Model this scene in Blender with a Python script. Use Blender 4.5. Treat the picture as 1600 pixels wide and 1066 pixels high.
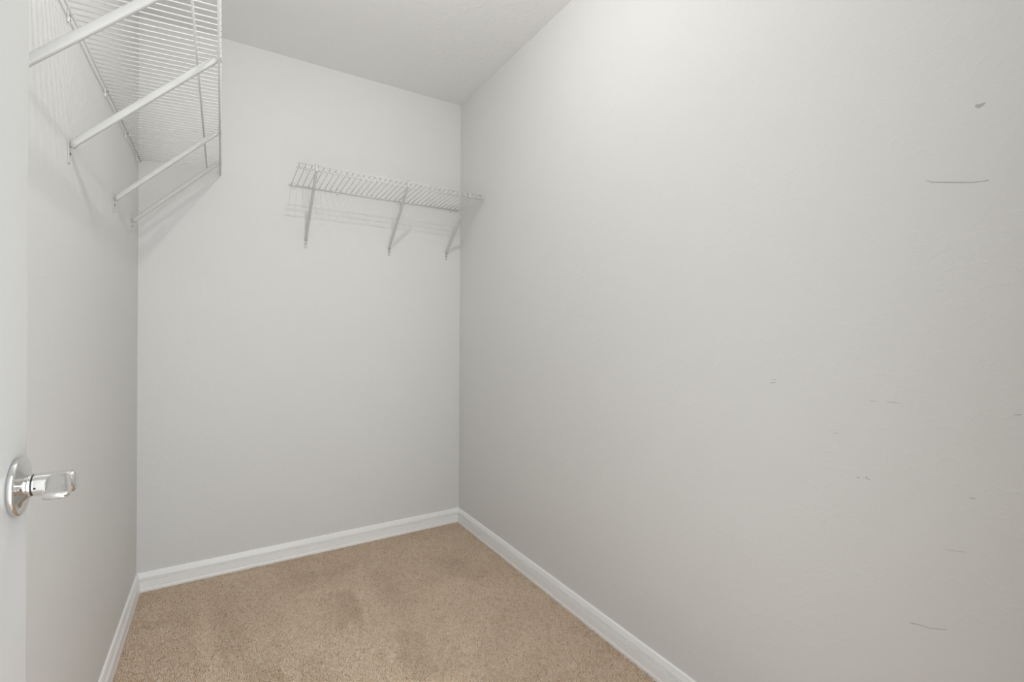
import bpy, bmesh, math, random
import numpy as np
from mathutils import Vector, Matrix

# ------------------------------------------------------------------ clear
for o in list(bpy.data.objects):
    bpy.data.objects.remove(o, do_unlink=True)
S = bpy.context.scene
C = S.collection
random.seed(4)
rng = np.random.default_rng(7)

# ------------------------------------------------------------------ camera
F_PX, YAW, HORIZON, CAM_H, ROLL = 736.88, 0.551926, 523.38, 1.0941, 0.0050468
cam_d = bpy.data.cameras.new('camera')
cam_d.sensor_width = 36.0
cam_d.lens = F_PX / 1600 * 36.0
cam_d.shift_y = -(533 - HORIZON) / 1600
cam_d.clip_start = 0.02
cam = bpy.data.objects.new('camera', cam_d)
C.objects.link(cam)
r0 = Vector((math.cos(YAW), -math.sin(YAW), 0))
up0 = Vector((0, 0, 1))
rt = r0 * math.cos(ROLL) + up0 * math.sin(ROLL)
up = up0 * math.cos(ROLL) - r0 * math.sin(ROLL)
fw = Vector((math.sin(YAW), math.cos(YAW), 0))
M4 = Matrix.Identity(4)
for i in range(3):
    M4[i][0], M4[i][1], M4[i][2] = rt[i], up[i], -fw[i]
M4.translation = (0, 0, CAM_H)
cam.matrix_world = M4
S.camera = cam

# ------------------------------------------------------------------ world, daylight, exposure
w = bpy.data.worlds.new('sky')
S.world = w
w.use_nodes = True
SKY = 4.7            # strength of the even daylight of the bright room behind the doorway
w.node_tree.nodes['Background'].inputs[0].default_value = (0.95, 0.98, 1.0, 1)
w.node_tree.nodes['Background'].inputs[1].default_value = SKY
S.view_settings.view_transform = 'Standard'
S.view_settings.look = 'None'
S.view_settings.gamma = 1.0
S.view_settings.use_curve_mapping = False
S.view_settings.exposure = 0.0
S.cycles.use_adaptive_sampling = False
S.cycles.sample_clamp_indirect = 3.0
S.cycles.caustics_reflective = False
S.cycles.caustics_refractive = False
BULB = 12.8          # watts of the closet bulb
# the doorway as a light portal, so that the daylight behind it is sampled well
ld = bpy.data.lights.new('doorway_portal', 'AREA')
ld.shape = 'RECTANGLE'; ld.size, ld.size_y = 0.71, 2.03
ld.cycles.is_portal = True
lo = bpy.data.objects.new('doorway_portal', ld); C.objects.link(lo)
lo.location = (0.159, -0.041, 1.015); lo.rotation_euler = (math.pi / 2, 0, 0)

# ------------------------------------------------------------------ helpers
def tag(o, label=None, cat=None, group=None, kind=None):
    if label: o['label'] = label
    if cat: o['category'] = cat
    if group: o['group'] = group
    if kind: o['kind'] = kind
    return o

def link_mesh(name, me, mat, parent=None):
    if mat is not None and not me.materials:
        me.materials.append(mat)
    o = bpy.data.objects.new(name, me)
    C.objects.link(o)
    o.parent = parent
    return o

def from_bm(name, bm, mat, parent=None, smooth=False):
    me = bpy.data.meshes.new(name)
    bmesh.ops.recalc_face_normals(bm, faces=bm.faces)
    bm.to_mesh(me)
    bm.free()
    if smooth:
        for p in me.polygons: p.use_smooth = True
    return link_mesh(name, me, mat, parent)

def empty(name, loc=(0, 0, 0)):
    o = bpy.data.objects.new(name, None)
    o.empty_display_size = 0.05
    o.location = loc
    C.objects.link(o)
    return o

def box(bm, x0, x1, y0, y1, z0, z1):
    vs = [bm.verts.new((x, y, z)) for z in (z0, z1) for y in (y0, y1) for x in (x0, x1)]
    for f in ((0, 2, 3, 1), (4, 5, 7, 6), (0, 1, 5, 4), (2, 6, 7, 3), (0, 4, 6, 2), (1, 3, 7, 5)):
        bm.faces.new([vs[i] for i in f])

def bevel(bm, w, seg=2):
    bmesh.ops.bevel(bm, geom=list(bm.edges), offset=w, segments=seg, affect='EDGES', profile=0.5)

def sweep(bm, pts, ra, rb=None, n=8, side=None, caps=True, pw=1.0):
    """tube along pts; ra = half width along `side`, rb = half depth; numbers or per-point lists"""
    pts = [Vector(p) for p in pts]
    m = len(pts)
    ra = ra if isinstance(ra, (list, tuple)) else [ra] * m
    rb = ra if rb is None else (rb if isinstance(rb, (list, tuple)) else [rb] * m)
    rings = []
    for i, p in enumerate(pts):
        t = (pts[min(i + 1, m - 1)] - pts[max(i - 1, 0)]).normalized()
        if side is not None:
            s = Vector(side); s = (s - t * s.dot(t)).normalized()
        else:
            h = Vector((0, 0, 1)) if abs(t.z) < 0.9 else Vector((1, 0, 0))
            s = t.cross(h).normalized()
        d = t.cross(s).normalized()
        sg = lambda v: math.copysign(abs(v) ** pw, v) if abs(v) > 1e-9 else 0.0
        rings.append([bm.verts.new(p + s * (ra[i] * sg(math.cos(2 * math.pi * k / n))) + d * (rb[i] * sg(math.sin(2 * math.pi * k / n)))) for k in range(n)])
    for a, b in zip(rings, rings[1:]):
        for k in range(n):
            bm.faces.new((a[k], a[(k + 1) % n], b[(k + 1) % n], b[k]))
    if caps:
        bm.faces.new(rings[0][::-1]); bm.faces.new(rings[-1])

def lathe_x(bm, c, prof, n=40):
    """profile of (offset along +x, radius) turned about the x axis through c"""
    rings = []
    for (a, r) in prof:
        rings.append([bm.verts.new((c[0] + a, c[1] + r * math.cos(2 * math.pi * k / n), c[2] + r * math.sin(2 * math.pi * k / n))) for k in range(n)])
    for p, q in zip(rings, rings[1:]):
        for k in range(n):
            bm.faces.new((p[k], p[(k + 1) % n], q[(k + 1) % n], q[k]))
    bm.faces.new(rings[0]); bm.faces.new(rings[-1])

def lathe_z(bm, c, prof, n=32):
    rings = []
    for (a, r) in prof:
        rings.append([bm.verts.new((c[0] + r * math.cos(2 * math.pi * k / n), c[1] + r * math.sin(2 * math.pi * k / n), c[2] + a)) for k in range(n)])
    for p, q in zip(rings, rings[1:]):
        for k in range(n):
            bm.faces.new((p[k], p[(k + 1) % n], q[(k + 1) % n], q[k]))
    bm.faces.new(rings[0]); bm.faces.new(rings[-1])

# ------------------------------------------------------------------ materials
def mat_new(name, col, rough=0.5, metal=0.0, spec=0.5):
    m = bpy.data.materials.new(name)
    m.use_nodes = True
    b = m.node_tree.nodes['Principled BSDF']
    b.inputs['Base Color'].default_value = (*col, 1)
    b.inputs['Roughness'].default_value = rough
    b.inputs['Metallic'].default_value = metal
    b.inputs['Specular IOR Level'].default_value = spec
    return m

def paint(name, col, rough, fine=0.25, coarse=0.25, spec=0.3, tint=0.012):
    """painted drywall: fine roller stipple plus faint knocked-down plaster patches"""
    m = mat_new(name, col, rough, 0, spec)
    nt = m.node_tree; N = nt.nodes; Lk = nt.links
    b = N['Principled BSDF']
    tc = N.new('ShaderNodeTexCoord')
    n1 = N.new('ShaderNodeTexNoise'); n1.inputs['Scale'].default_value = 170; n1.inputs['Detail'].default_value = 3
    n2 = N.new('ShaderNodeTexNoise'); n2.inputs['Scale'].default_value = 21; n2.inputs['Detail'].default_value = 5; n2.inputs['Distortion'].default_value = 1.2
    r2 = N.new('ShaderNodeValToRGB'); r2.color_ramp.elements[0].position = 0.5; r2.color_ramp.elements[1].position = 0.62
    n3 = N.new('ShaderNodeTexNoise'); n3.inputs['Scale'].default_value = 4.0; n3.inputs['Detail'].default_value = 3
    for n in (n1, n2, n3): Lk.new(tc.outputs['Object'], n.inputs['Vector'])
    Lk.new(n2.outputs['Fac'], r2.inputs['Fac'])
    b1 = N.new('ShaderNodeBump'); b1.inputs['Strength'].default_value = fine; b1.inputs['Distance'].default_value = 0.0011
    b2 = N.new('ShaderNodeBump'); b2.inputs['Strength'].default_value = coarse; b2.inputs['Distance'].default_value = 0.0008
    Lk.new(n1.outputs['Fac'], b1.inputs['Height'])
    Lk.new(r2.outputs['Color'], b2.inputs['Height'])
    Lk.new(b1.outputs['Normal'], b2.inputs['Normal'])
    Lk.new(b2.outputs['Normal'], b.inputs['Normal'])
    mx = N.new('ShaderNodeMix'); mx.data_type = 'RGBA'
    mx.inputs['A'].default_value = (*[c * (1 - tint) for c in col], 1)
    mx.inputs['B'].default_value = (*[min(1, c * (1 + tint)) for c in col], 1)
    Lk.new(n3.outputs['Fac'], mx.inputs['Factor'])
    Lk.new(mx.outputs['Result'], b.inputs['Base Color'])
    return m

M = {}
M['wall'] = paint('wall_paint', (0.74, 0.737, 0.724), 0.6)
M['ceiling'] = paint('ceiling_paint', (0.87, 0.863, 0.85), 0.75, 0.3, 0.6)
M['blocker'] = paint('blocker_paint', (0.33, 0.33, 0.33), 0.6)
M['trim'] = mat_new('trim_paint', (0.95, 0.95, 0.945), 0.32)
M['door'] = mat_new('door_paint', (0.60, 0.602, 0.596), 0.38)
M['wire'] = mat_new('white_vinyl_coating', (0.75, 0.75, 0.735), 0.38)
M['brace'] = mat_new('brace_enamel', (0.60, 0.60, 0.585), 0.45)
M['plastic'] = mat_new('white_plastic', (0.80, 0.80, 0.78), 0.4)
M['screw'] = mat_new('dark_screw', (0.16, 0.155, 0.15), 0.4, 0.6)
M['chrome'] = mat_new('polished_chrome', (0.76, 0.755, 0.74), 0.08, 1.0)
M['black'] = mat_new('black_gasket', (0.012, 0.012, 0.012), 0.5)
M['scuff'] = mat_new('grey_scuff', (0.42, 0.415, 0.40), 0.8)
M['scuff_pale'] = mat_new('pale_scuff', (0.49, 0.485, 0.47), 0.8)
M['porcelain'] = mat_new('white_porcelain', (0.85, 0.85, 0.83), 0.2)
M['brass'] = mat_new('brass_thread', (0.7, 0.55, 0.28), 0.3, 1.0)
M['backing'] = mat_new('carpet_backing', (0.70, 0.56, 0.44), 0.95, 0, 0.05)
M['glass'] = mat_new('window_glass', (1, 1, 1), 0.0)
M['glass'].node_tree.nodes['Principled BSDF'].inputs['Transmission Weight'].default_value = 1.0
M['glass'].node_tree.nodes['Principled BSDF'].inputs['IOR'].default_value = 1.02

# clear bulb glass around a glowing filament
M['bulb'] = bpy.data.materials.new('clear_bulb_glass'); M['bulb'].use_nodes = True
nt = M['bulb'].node_tree; nt.nodes.clear()
tr = nt.nodes.new('ShaderNodeBsdfTransparent'); tr.inputs[0].default_value = (0.97, 0.97, 0.97, 1)
out = nt.nodes.new('ShaderNodeOutputMaterial'); nt.links.new(tr.outputs[0], out.inputs[0])
M['filament'] = bpy.data.materials.new('glowing_filament'); M['filament'].use_nodes = True
nt = M['filament'].node_tree; nt.nodes.clear()
em = nt.nodes.new('ShaderNodeEmission'); em.inputs['Color'].default_value = (1.0, 0.9, 0.75, 1); em.inputs['Strength'].default_value = 40
out = nt.nodes.new('ShaderNodeOutputMaterial'); nt.links.new(em.outputs[0], out.inputs[0])

M['filament'].cycles.emission_sampling = 'NONE'
M['bronze'] = mat_new('dark_bronze', (0.035, 0.03, 0.026), 0.6, 0.0, 0.1)

# carpet yarn: tint per tuft, with painted pile sheen
m = mat_new('carpet_yarn', (0.5, 0.4, 0.3), 0.9, 0, 0.1)
nt = m.node_tree
at = nt.nodes.new('ShaderNodeAttribute'); at.attribute_name = 'tint'
rp = nt.nodes.new('ShaderNodeValToRGB')
e = rp.color_ramp.elements
e[0].position = 0.0; e[0].color = (0.53, 0.36, 0.24, 1)
e[1].position = 1.0; e[1].color = (0.98, 0.89, 0.76, 1)
k = e.new(0.3); k.color = (0.84, 0.63, 0.46, 1)
k = e.new(0.7); k.color = (0.98, 0.79, 0.61, 1)
nt.links.new(at.outputs['Fac'], rp.inputs['Fac'])
nt.links.new(rp.outputs['Color'], nt.nodes['Principled BSDF'].inputs['Base Color'])
M['yarn'] = m

# ------------------------------------------------------------------ room shell
L, R, D, H = 0.3021, 1.1923, 2.5248, 2.44
FY = 0.08            # closet face of the front wall
DOOR_X0, DOOR_X1, DOOR_H = -0.197, 0.515, 2.035
ZB = -0.006          # carpet backing level, pile tips reach z = 0
T = 0.11

def slab(name, mat, *boxes):
    bm = bmesh.new()
    for b in boxes: box(bm, *b)
    return tag(from_bm(name, bm, mat), kind='structure')

fl = slab('floor', M['backing'], (-L - T, R + T, FY - .12, D + T, ZB - .1, ZB))
tag(fl, 'beige carpeted closet floor', 'floor')
o = slab('ceiling', M['ceiling'], (-L - T, R + T, FY - .12, D + T, H, H + .1)); tag(o, 'flat white closet ceiling with light texture', 'ceiling')
o = slab('wall_left', M['wall'], (-L - T, -L, FY - .12, D + T, ZB, H)); tag(o, 'off-white painted wall behind the long wire shelf', 'wall')
o = slab('wall_back', M['wall'], (-L, R, D, D + T, ZB, H)); tag(o, 'off-white far wall carrying the short wire shelf', 'wall')
wr = slab('wall_right', M['wall'], (R, R + T, FY - .12, D + T, ZB, H)); tag(wr, 'bare off-white painted wall with scuffs', 'wall')
o = slab('wall_front', M['wall'],
     (-L, DOOR_X0, FY - .12, FY, ZB, H),
     (DOOR_X1, R, FY - .12, FY, ZB, H), (DOOR_X0, DOOR_X1, FY - .12, FY, DOOR_H, H))
tag(o, 'off-white wall around the closet doorway', 'wall')
# added unseen dark wall, dims doorway light on the right wall, plus joining piece
slab('wall_light_blocker', M['blocker'], (-1.70, -1.60, -4.0, FY - .12, ZB, H))
slab('wall_outer_front', M['blocker'], (-1.60, -L - T, FY - .12, FY - .02, ZB, H))

# baseboards: stepped profile (thickness, height), mitred at the corners
PROF = [(0.0, 0.0773), (0.0035, 0.0773), (0.0062, 0.0750), (0.0100, 0.0570), (0.0104, 0.0548), (0.0058, 0.0538), (0.0058, 0.0510),
        (0.0120, 0.0500), (0.0122, 0.0478), (0.0072, 0.0468), (0.0072, 0.0440), (0.0135, 0.0428), (0.0140, 0.0120), (0.0152, 0.0090), (0.0152, ZB)]
def baseboard(name, label, fa, fb):
    bm = bmesh.new()
    A = [bm.verts.new(fa(t, z)) for t, z in PROF] + [bm.verts.new(fa(0, ZB))]
    B = [bm.verts.new(fb(t, z)) for t, z in PROF] + [bm.verts.new(fb(0, ZB))]
    n = len(A)
    for i in range(n):
        bm.faces.new((A[i], A[(i + 1) % n], B[(i + 1) % n], B[i]))
    bm.faces.new(A); bm.faces.new(B[::-1])
    o = from_bm(name, bm, M['trim'])
    tag(o, label, 'baseboard', kind='structure')
baseboard('baseboard_left', 'white moulded baseboard along the wall beside the door', lambda t, z: (-L + t, FY, z), lambda t, z: (-L + t, D - t, z))
baseboard('baseboard_back', 'white moulded baseboard under the short wire shelf wall', lambda t, z: (-L + t, D - t, z), lambda t, z: (R - t, D - t, z))
baseboard('baseboard_right', 'white moulded baseboard along the bare scuffed wall', lambda t, z: (R - t, D - t, z), lambda t, z: (R - t, FY, z))
# door jamb and casing of the closet doorway
bm = bmesh.new()
box(bm, DOOR_X0 - .012, DOOR_X0, FY - .12, FY, ZB, DOOR_H + .0); box(bm, DOOR_X1 - .002, DOOR_X1 + .012, FY - .12, FY, ZB, DOOR_H)
box(bm, DOOR_X0, DOOR_X1, FY - .12, FY, DOOR_H - .012, DOOR_H + .001)
tag(from_bm('trim_1', bm, M['trim']), 'white jamb lining of the closet doorway', 'door frame', kind='structure')
bm = bmesh.new()
box(bm, DOOR_X1, DOOR_X1 + .057, FY, FY + .009, ZB, DOOR_H + .057); box(bm, DOOR_X0 - .057, DOOR_X0, FY, FY + .003, ZB, DOOR_H + .057)
box(bm, DOOR_X0, DOOR_X1, FY, FY + .009, DOOR_H, DOOR_H + .057)
tag(from_bm('trim_2', bm, M['trim']), 'white casing around the closet doorway', 'door frame', kind='structure')

# marks on the bare right wall: (points as (y, z) on the wall, half widths in m)
def wall_mark(name, pts, hw, mat):
    bm = bmesh.new()
    x0, x1 = R - 0.0004, R + 0.001
    ring = []
    for i, (y, z) in enumerate(pts):
        h = hw[i]
        a = Vector(pts[max(i - 1, 0)]); b = Vector(pts[min(i + 1, len(pts) - 1)])
        t = (b - a).normalized(); n = Vector((-t.y, t.x)) * h
        ring.append([bm.verts.new((x, y + s * n.x, z + s * n.y)) for x, s in ((x0, 1), (x0, -1), (x1, -1), (x1, 1))])
    for p, q in zip(ring, ring[1:]):
        for k in range(4):
            bm.faces.new((p[k], p[(k + 1) % 4], q[(k + 1) % 4], q[k]))
    bm.faces.new(ring[0]); bm.faces.new(ring[-1])
    return from_bm(name, bm, mat, wr)

wall_mark('scratch', [(0.3679, 1.4057), (0.36, 1.4003), (0.3283, 1.391), (0.2993, 1.3831), (0.2862, 1.3813), (0.2777, 1.3808)], [0.00052, 0.00089, 0.00089, 0.00089, 0.00084, 0.00126], M['scuff_pale'])
wall_mark('scuff_mark', [(0.2963, 1.5252), (0.2919, 1.5222), (0.2876, 1.5228), (0.2825, 1.5254)], [0.00158, 0.0042, 0.00262, 0.00052], M['scuff_pale'])
wall_mark('scuff_mark', [(0.6796, 0.9739), (0.6731, 0.9761), (0.6682, 0.9772), (0.6633, 0.9762)], [0.00037, 0.00089, 0.00105, 0.00031], M['scuff'])
wall_mark('scuff_mark', [(0.6747, 0.9833), (0.6682, 0.9838), (0.6618, 0.9827)], [0.00031, 0.00079, 0.00026], M['scuff_pale'])
wall_mark('scuff_mark', [(0.4851, 0.7843), (0.4802, 0.7853)], [0.00084, 0.00084], M['scuff'])
wall_mark('scuff_mark', [(0.4694, 0.7897), (0.4658, 0.7865), (0.4587, 0.7849)], [0.00084, 0.00094, 0.00042], M['scuff'])
wall_mark('scuff_mark', [(0.3024, 0.7934), (0.2971, 0.7938), (0.2927, 0.7951)], [0.00031, 0.00089, 0.00026], M['scuff'])
wall_mark('scuff_mark', [(0.4629, 0.956), (0.4559, 0.9555), (0.4466, 0.9567)], [0.00042, 0.00052, 0.00037], M['scuff_pale'])
wall_mark('scuff_mark', [(0.4307, 0.9572), (0.4196, 0.9573), (0.4076, 0.9575)], [0.00042, 0.00068, 0.00042], M['scuff_pale'])
wall_mark('scuff_mark', [(0.534, 0.8727), (0.5261, 0.8748), (0.517, 0.8743)], [0.00031, 0.00063, 0.00026], M['scuff_pale'])
wall_mark('scuff_mark', [(0.2436, 0.9572), (0.235, 0.9585)], [0.00063, 0.00073], M['scuff'])
wall_mark('scratch', [(0.391, 0.5136), (0.3837, 0.5154), (0.3694, 0.5185), (0.3594, 0.5187), (0.3325, 0.5306)], [0.00063, 0.00094, 0.00052, 0.00068, 0.00052], M['scuff_pale'])
wall_mark('scratch', [(0.3359, 0.6845), (0.3237, 0.6856), (0.3056, 0.6903)], [0.00031, 0.00047, 0.00031], M['scuff_pale'])

# ------------------------------------------------------------------ door with lever handle
DX, LATCH_Y, HINGE_Y = -0.2, 0.794, 0.086
dr = tag(empty('door_1', (DX, HINGE_Y, 0)), 'white hinged door swung open against the wall, with chrome lever', 'door', kind='structure')
dw = LATCH_Y - HINGE_Y
bm = bmesh.new()
box(bm, -0.035, 0, 0, dw, 0.012, 2.03)
bevel(bm, 0.0012, 2)
slab_o = from_bm('door_slab', bm, M['door'], dr)
for z0, z1 in ((0.22, 0.80), (1.04, 1.88)):     # raised moulded panels on the closet face
    bm = bmesh.new()
    y0, y1 = 0.12, dw - 0.12
    for q in ((y0, y1, z0, z0 + .022), (y0, y1, z1 - .022, z1), (y0, y0 + .022, z0 + .022, z1 - .022), (y1 - .022, y1, z0 + .022, z1 - .022)):
        box(bm, -0.001, 0.006, *q)
    bevel(bm, 0.002, 1)
    from_bm('panel_moulding', bm, M['door'], dr)
for z in (0.25, 1.02, 1.80):
    bm = bmesh.new()
    sweep(bm, [(-0.0405, -0.001, z - .045), (-0.0405, -0.001, z + .045)], 0.005, n=12)
    from_bm('hinge', bm, M['chrome'], dr, True)
KY, KZ = 0.757 - HINGE_Y, 0.917
bm = bmesh.new()
lathe_x(bm, (0, KY, KZ), [(0, .0318), (.0008, .0326), (.0042, .0330), (.0058, .0322), (.0064, .0306), (.0068, .0286), (.0080, .0252), (.0094, .0205), (.0108, .0162), (.0117, .0138), (.0123, .0127), (.0130, .0128), (.0136, .0130), (.0142, .0127)], 64)
hd = from_bm('door_handle', bm, M['chrome'], dr, True); tag(hd, 'polished chrome lever handle')
bm = bmesh.new(); lathe_x(bm, (0, KY, KZ), [(.0140, .0121), (.0160, .0121)], 40); from_bm('gasket_ring', bm, M['black'], hd, True)
bm = bmesh.new(); lathe_x(bm, (0, KY, KZ), [(.0158, .0123), (.0161, .0128), (.0170, .0129), (.0480, .0130), (.0505, .0126), (.0520, .0112), (.0525, .0090)], 48)
from_bm('lever_hub', bm, M['chrome'], hd, True)
# blade of the lever: reaches towards the hinge, scooped on top, thin and broad at its tip
bm = bmesh.new()
rings = []
NS, NR = 16, 28
for i in range(NS + 1):
    t = i / NS
    y = KY - 0.002 - 0.058 * t
    s = t * t * (3 - 2 * t)
    q = min(1, t / 0.75); q = q * q * (3 - 2 * q)
    ztop = 0.0118 * (1 - q) + 0.0030 * q
    zbot = -0.0122 * (1 - q) + (-0.0056) * q
    n0 = 0.0265 + 0.008 * s
    n1 = 0.0500 + 0.008 * s
    if i >= NS - 2:                      # rounded tip
        k = (i - NS + 3) / 3.0
        sh = 1 - 0.30 * k * k
        mid = (ztop + zbot) / 2; hh = (ztop - zbot) / 2 * sh; ztop, zbot = mid + hh, mid - hh
        cn = (n0 + n1) / 2; hn = (n1 - n0) / 2 * (1 - 0.10 * k * k); n0, n1 = cn - hn, cn + hn
    cz, hz, cn, hn = (ztop + zbot) / 2, (ztop - zbot) / 2, (n0 + n1) / 2, (n1 - n0) / 2
    ring = []
    for k in range(NR):
        a = 2 * math.pi * k / NR
        ca, sa = math.cos(a), math.sin(a)
        pw = 0.55
        ring.append(bm.verts.new((cn + hn * math.copysign(abs(ca) ** pw, ca), y, KZ + cz + hz * math.copysign(abs(sa) ** pw, sa))))
    rings.append(ring)
for p, q in zip(rings, rings[1:]):
    for k in range(NR):
        bm.faces.new((p[k], p[(k + 1) % NR], q[(k + 1) % NR], q[k]))
bm.faces.new(rings[0]); bm.faces.new(rings[-1])
from_bm('lever', bm, M['chrome'], hd, True)
bm = bmesh.new()   # set-screw hole in the hub, on the side towards the doorway
nrm = Vector((0, -0.99, -0.12)).normalized()
c = Vector((0.0186, KY, KZ)) + nrm * .0129
sweep(bm, [c - nrm * .001, c + nrm * .0003], 0.0012, n=12)
from_bm('set_screw', bm, M['black'], hd)

# ------------------------------------------------------------------ wire shelves
Z_DECK_F, Z_DECK_R, Z_ROD, Z_LIP = 1.838, 1.823, 1.8185, 1.812
def make_shelf(name, label, to_world, along, a0, a1, depth, braces, clips, foot_z, wires, side):
    """to_world(a, w, z): a along the wall, w out from the wall"""
    base = Vector(to_world((a0 + a1) / 2, 0, 1.5))
    root = empty(name, base)
    tag(root, label, 'shelf', 'white wire closet shelves')
    P = lambda a, w, z: Vector(to_world(a, w, z)) - base
    def tube(nm, pts, r, n=8, parent=root, mat='wire'):
        bm = bmesh.new(); sweep(bm, [P(*p) for p in pts], r, n=n)
        return from_bm(nm, bm, M[mat], parent, True)
    tube('back_rod', [(a0 - .010, .0085, Z_ROD), (a1 - .002, .0085, Z_ROD)], .0029)
    wm = depth - .050
    zm = Z_DECK_R + (Z_DECK_F - Z_DECK_R) * wm / depth - .0042
    tube('middle_rod', [(a0 - .006, wm, zm), (a1 - .002, wm, zm)], .0027)
    tube('front_rod', [(a0 - .008, depth + .0005, Z_DECK_F - .0038), (a1, depth + .0005, Z_DECK_F - .0038)], .0028)
    lr = tube('lip_rod', [(a0 - .010, depth + .0005, Z_LIP), (a1, depth + .0005, Z_LIP)], .0028)
    # one deck wire: from the back rod to the front, bending down over the lip
    bm = bmesh.new()
    W0 = Vector(to_world(0, 0, 0))
    pts = [Vector(to_world(0, q, z)) - W0 for q, z in ((.0065, Z_DECK_R), (depth * .5, (Z_DECK_R + Z_DECK_F) / 2), (depth - .004, Z_DECK_F), (depth + .0025, Z_DECK_F - .001), (depth + .0042, Z_DECK_F - .005), (depth + .0042, Z_LIP - .001))]
    sweep(bm, pts, .0017, n=6)
    w0 = from_bm('deck_wire', bm, M['wire'], root, True)
    first = True
    for a in wires:
        o = w0 if first else w0.copy()
        if not first: C.objects.link(o); o.parent = root
        first = False
        o.location = Vector(to_world(a, 0, 0)) - base
    # diagonal support braces
    for (a, z) in braces:
        zt = z + .012
        bm = bmesh.new()
        pth = [(a, .0065, zt - .012), (a, .012, zt), (a, .03, zt + .019), (a, depth * .5, zt + .019 + (Z_LIP - .018 - zt - .019) * (depth * .5 - .03) / (depth - .055)),
               (a, depth - .025, Z_LIP - .018), (a, depth - .009, Z_LIP - .005), (a, depth - .002, Z_LIP + .004), (a, depth - .002, Z_DECK_F - .006)]
        sweep(bm, [P(*q) for q in pth], [.0056, .0057, .0057, .0057, .0057, .0060, .0062, .0058], [.0050, .0072, .0078, .0078, .0078, .0062, .0022, .0018], n=16, side=along, pw=.55)
        br = from_bm('support_brace', bm, M['brace'], root, True)
        bm = bmesh.new()
        p0, p1 = P(a - .0072, .0001, z - .038), P(a + .0072, .0026, z + .012)
        lo = Vector(map(min, p0, p1)); hi = Vector(map(max, p0, p1))
        box(bm, lo.x, hi.x, lo.y, hi.y, lo.z, hi.z); bevel(bm, .001, 2)
        from_bm('foot_plate', bm, M['brace'], br)
        bm = bmesh.new(); sweep(bm, [P(a, .002, z - .016), P(a, .0046, z - .016)], .0026, n=12)
        from_bm('screw', bm, M['screw'], br)
        bm = bmesh.new()          # hook plate that grips the lip
        p0, p1 = P(a - .0055, depth + .0052, Z_LIP - .003), P(a + .0055, depth + .0064, Z_DECK_F - .001)
        lo = Vector(map(min, p0, p1)); hi = Vector(map(max, p0, p1))
        box(bm, lo.x, hi.x, lo.y, hi.y, lo.z, hi.z); bevel(bm, .0005, 1)
        from_bm('hook_plate', bm, M['brace'], br)
        for s in (-.0042, .0042):
            bm = bmesh.new()
            sweep(bm, [P(a + s, depth - .004, Z_DECK_F + .0022), P(a + s, depth + .006, Z_DECK_F + .0022)], .0022, n=8)
            from_bm('hook_prong', bm, M['brace'], br)
    for a in clips:
        bm = bmesh.new()
        p0, p1 = P(a - .0048, .0001, Z_ROD - .018), P(a + .0048, .0052, Z_ROD + .018)
        lo = Vector(map(min, p0, p1)); hi = Vector(map(max, p0, p1))
        box(bm, lo.x, hi.x, lo.y, hi.y, lo.z, hi.z); bevel(bm, .0018, 2)
        cl = from_bm('wall_clip', bm, M['plastic'], root)
        bm = bmesh.new()          # the clip's jaw around the back rod
        q = [(a, .0085 + .0046 * math.cos(t), Z_ROD + .0046 * math.sin(t)) for t in [math.radians(d) for d in range(150, -121, -30)]]
        sweep(bm, [P(*v) for v in q], .0040, .0011, n=8, side=along)
        from_bm('clip_jaw', bm, M['plastic'], cl)
        for dz in (-.0125, .0125):
            bm = bmesh.new(); sweep(bm, [P(a, .004, Z_ROD + dz), P(a, .0062, Z_ROD + dz)], .0022, n=10)
            from_bm('screw', bm, M['screw'], cl)
    return root

SP = 0.0254
lw = [2.512 - SP * i for i in range(63)]
make_shelf('wire_shelf', 'long white wire shelf on the narrow wall past the open door, seen from below', lambda a, w, z: (-L + w, a, z), (0, 1, 0),
           lw[-1] - .004, 2.518, 0.293, [(1.095, 1.522), (1.461, 1.522), (1.988, 1.526), (2.345, 1.526)], [1.445, 1.844, 2.195, 2.466, 1.10], 1.53, lw, 1)
rw = [0.287 + SP * i for i in range(36)]
make_shelf('wire_shelf', 'short white wire shelf high on the far wall, held by three diagonal braces', lambda a, w, z: (a, D - w, z), (1, 0, 0),
           0.284, 1.178, 0.303, [(0.353, 1.556), (0.770, 1.556), (1.104, 1.562)], [0.297, 0.501, 0.829, 1.131], 1.56, rw, -1)

# ------------------------------------------------------------------ ceiling lamp (out of frame, lights the closet)
LX, LY = 0.345, 1.12
lamp = tag(empty('ceiling_lamp', (LX, LY, H)), 'dark bronze flush ceiling lamp with a bare clear bulb and added light-absorbing plate', 'lamp')
bm = bmesh.new(); lathe_z(bm, (0, 0, 0), [(0, .030), (-.012, .030), (-.032, .026), (-.046, .022), (-.048, .018)], 40)
from_bm('lamp_holder', bm, M['bronze'], lamp, True)
bm = bmesh.new(); lathe_z(bm, (0, 0, 0), [(0, .170), (-.004, .170), (-.009, .160), (-.012, .02)], 48)  # added plate, soaks up the bulb's hot spot on the ceiling
from_bm('absorber_plate', bm, M['bronze'], lamp, True)
bm = bmesh.new(); lathe_z(bm, (0, 0, 0), [(-.047, .0135), (-.062, .0135)], 24); from_bm('bulb_thread', bm, M['bronze'], lamp, True)
bm = bmesh.new()
lathe_z(bm, (0, 0, 0), [(-.062, .0135), (-.072, .018), (-.085, .030), (-.098, .0375), (-.112, .040), (-.126, .0375), (-.138, .030), (-.147, .018), (-.150, .006)], 28)
from_bm('bulb', bm, M['bulb'], lamp, True)
bm = bmesh.new()
sweep(bm, [(-.006, 0, -.062), (-.009, 0, -.106), (-.004, 0, -.101), (0, 0, -.107), (.004, 0, -.101), (.009, 0, -.106), (.006, 0, -.062)], .0007, n=6)
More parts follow.
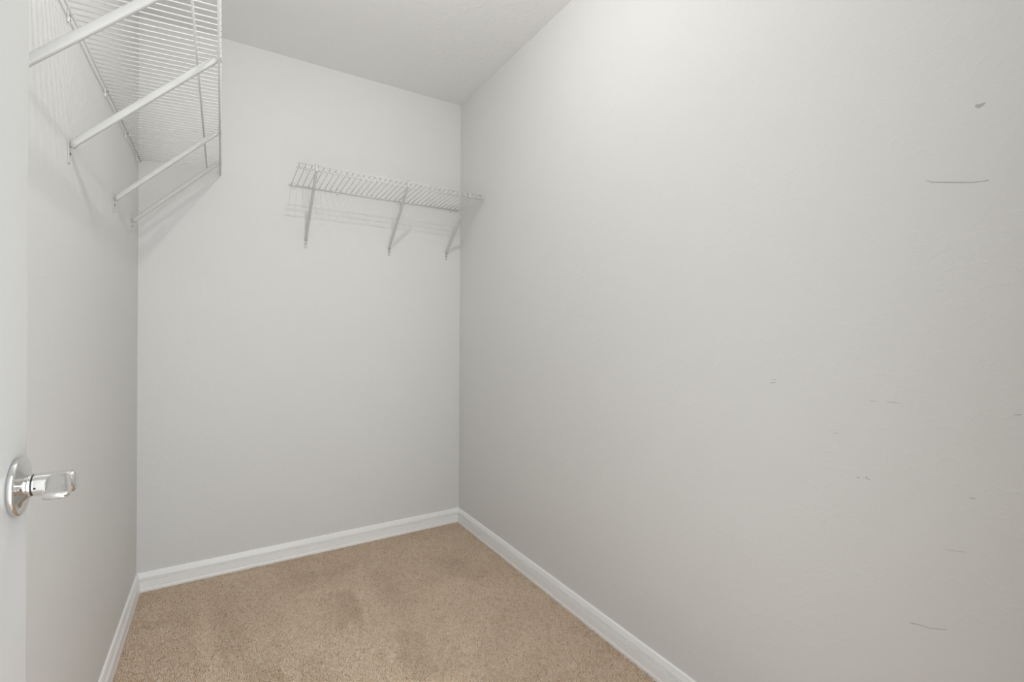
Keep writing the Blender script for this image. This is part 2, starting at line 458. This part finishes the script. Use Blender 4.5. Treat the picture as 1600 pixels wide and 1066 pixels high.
from_bm('filament', bm, M['filament'], lamp, True)
ld = bpy.data.lights.new('bulb_light', 'POINT')
ld.energy = BULB; ld.shadow_soft_size = 0.017; ld.color = (1.0, 0.99, 0.965)
lo = bpy.data.objects.new('bulb_light', ld); C.objects.link(lo); lo.parent = lamp; lo.location = (0, 0, -.112)

# ------------------------------------------------------------------ carpet pile: real tufts, leaned and flattened where it was trodden
GX0, GX1, GY0, GY1, ST = -L + .014, R - .014, 0.62, D - .014, 0.0042
nx, ny = int((GX1 - GX0) / ST), int((GY1 - GY0) / ST)
X, Y = np.meshgrid(np.arange(nx) + .5, np.arange(ny) + .5)
X = GX0 + (X.ravel() + rng.uniform(-.45, .45, X.size)) * (GX1 - GX0) / nx
Y = GY0 + (Y.ravel() + rng.uniform(-.45, .45, Y.size)) * (GY1 - GY0) / ny
n = X.size
def vnoise(x, y, sc, seed):
    g = np.random.default_rng(seed).uniform(0, 1, (64, 64))
    u, v = x * sc + 9.3, y * sc + 5.1
    i, j = np.floor(u).astype(int), np.floor(v).astype(int)
    fu, fv = u - i, v - j
    fu, fv = fu * fu * (3 - 2 * fu), fv * fv * (3 - 2 * fv)
    a, b, c, d = g[i % 64, j % 64], g[(i + 1) % 64, j % 64], g[i % 64, (j + 1) % 64], g[(i + 1) % 64, (j + 1) % 64]
    return (a * (1 - fu) + b * fu) * (1 - fv) + (c * (1 - fu) + d * fu) * fv
# trodden / brushed strokes: (x0, y0, x1, y1, half width, amount)
STROKES = [
    (0.227, 2.150, 0.444, 2.094, 0.024, 0.90), (0.503, 2.082, 0.514, 1.700, 0.023, 0.90), (0.514, 1.700, 0.479, 1.466, 0.020, 0.80), (0.561, 2.301, 0.530, 2.147, 0.012, 0.50),
    (0.343, 1.769, 0.408, 1.543, 0.074, 0.75), (0.328, 2.036, 0.315, 1.829, 0.022, 0.70), (0.752, 2.186, 0.736, 1.900, 0.011, 0.60), (0.693, 1.748, 0.814, 1.907, 0.029, 0.85),
    (0.814, 1.907, 0.891, 1.861, 0.022, 0.80), (0.945, 1.745, 0.887, 1.611, 0.028, 0.80), (0.738, 1.726, 0.736, 1.460, 0.016, 0.85), (0.831, 1.339, 0.961, 1.438, 0.025, 0.70),
    (-0.052, 2.239, -0.027, 1.754, 0.022, 0.85), (-0.053, 2.435, -0.047, 2.211, 0.008, 0.60), (0.210, 2.167, 0.276, 2.094, 0.018, 0.80), (0.240, 2.012, 0.247, 1.807, 0.024, 0.80),
    (0.247, 1.807, 0.186, 1.661, 0.021, 0.70), (0.594, 1.377, 0.701, 1.365, 0.041, 0.50), (0.508, 1.429, 0.497, 1.523, 0.025, 0.50), (0.677, 2.387, 0.666, 2.238, 0.031, 0.40),
    (0.038, 2.443, 0.191, 2.452, 0.023, 0.40), (-0.202, 2.356, -0.202, 2.099, 0.024, 0.40), (0.419, 2.035, 0.455, 1.882, 0.033, -1.00), (0.423, 1.877, 0.387, 1.820, 0.019, -0.80),
    (0.100, 1.746, 0.163, 1.674, 0.033, -0.70), (0.995, 1.422, 0.997, 1.408, 0.012, -0.90), (0.590, 1.662, 0.570, 1.479, 0.036, -0.50), (0.309, 2.312, 0.470, 2.284, 0.035, -0.60),
    (0.013, 2.150, 0.030, 1.879, 0.033, -0.60), (0.927, 2.080, 0.978, 1.910, 0.042, -0.50), (0.606, 2.134, 0.627, 1.882, 0.027, -0.50), (-0.231, 2.203, -0.094, 2.214, 0.034, -0.60),]
press = np.zeros(n)
wx, wy = X + (vnoise(X, Y, 14, 1) - .5) * .05, Y + (vnoise(X, Y, 14, 2) - .5) * .05
for (x0, y0, x1, y1, hw, am) in STROKES:
    dx, dy = x1 - x0, y1 - y0
    t = np.clip(((wx - x0) * dx + (wy - y0) * dy) / (dx * dx + dy * dy), 0, 1)
    dd = np.hypot(wx - x0 - t * dx, wy - y0 - t * dy)
    k = am * np.clip(1.6 - dd / hw, 0, 1)
    press = np.where(np.abs(k) > np.abs(press), k, press)
big = vnoise(X, Y, 5.5, 3) * .6 + vnoise(X, Y, 13, 4) * .4
press = np.clip(.35 + press * .65 + (big - .5) * .55, 0, 1)
press[(X < GX0 + .02) | (X > GX1 - .02) | (Y > GY1 - .02)] *= .4
clump = vnoise(X, Y, 90, 5)
ht = 0.0064 + rng.uniform(-.0013, .0013, n) * (1.2 - press) + (clump - .5) * .0016 * (1.2 - press)
# brushed pile lies away from the doorway and shows its sides, the rest stands and shows its cut tips
along = press - .35
ang = 1.05 + rng.normal(0, .55, n) + (vnoise(X, Y, 60, 6) - .5) * 1.0
lean = along * .0105 + rng.normal(0, .0010, n)
tipx, tipy = X + lean * np.cos(ang), Y + lean * np.sin(ang)
tipx = np.clip(tipx, GX0 - .002, GX1 + .002); tipy = np.clip(tipy, GY0, GY1 + .002)
rad = 0.0022 + rng.uniform(-.0003, .0004, n) + press * .0006
rot = rng.uniform(0, 2 * np.pi, n)
V = np.zeros((n, 10, 3))
for lev, (fz, fr, fl_) in enumerate(((0.0, .8, 0.0), (.6, 1.08, .45), (.93, .72, .9))):
    for k in range(3):
        a = rot + lev * .7 + 2 * np.pi * k / 3
        V[:, lev * 3 + k, 0] = X + (tipx - X) * fl_ + rad * fr * np.cos(a)
        V[:, lev * 3 + k, 1] = Y + (tipy - Y) * fl_ + rad * fr * np.sin(a)
        V[:, lev * 3 + k, 2] = ZB + ht * fz
V[:, 9, 0] = tipx; V[:, 9, 1] = tipy; V[:, 9, 2] = ZB + ht
tri = []
for lev in (0, 1):
    for k in range(3):
        a, b = lev * 3 + k, lev * 3 + (k + 1) % 3
        tri += [(a, b, b + 3), (a, b + 3, a + 3)]
for k in range(3): tri.append((6 + k, 6 + (k + 1) % 3, 9))
tri = np.array(tri)
faces = (tri[None] + (np.arange(n) * 10)[:, None, None]).reshape(-1, 3)
me = bpy.data.meshes.new('carpet_pile')
me.vertices.add(n * 10); me.vertices.foreach_set('co', V.ravel().astype(np.float32))
me.loops.add(faces.size); me.loops.foreach_set('vertex_index', faces.ravel().astype(np.int32))
me.polygons.add(len(faces)); me.polygons.foreach_set('loop_start', np.arange(0, faces.size, 3, dtype=np.int32))
me.polygons.foreach_set('use_smooth', np.ones(len(faces), dtype=bool))
tint = np.clip(.55 + rng.normal(0, .20, n) + (clump - .5) * .25 - (rng.uniform(0, 1, n) < .03) * .25, 0, 1)
tv = np.repeat(tint[:, None], 10, 1)      # pile sheen put into the colour: yarn sides lighter than the cut tips
tv[:, :3] += .10; tv[:, 3:6] += .24; tv[:, 6:9] -= .02; tv[:, 9] -= .38
atr = me.attributes.new('tint', 'FLOAT', 'POINT'); atr.data.foreach_set('value', np.clip(tv, 0, 1).ravel().astype(np.float32))
me.update(); me.validate()
pile = link_mesh('carpet_pile', me, M['yarn'])
tag(pile, 'beige cut-pile carpet with brushed tracks covering the closet floor', 'carpet', kind='stuff')
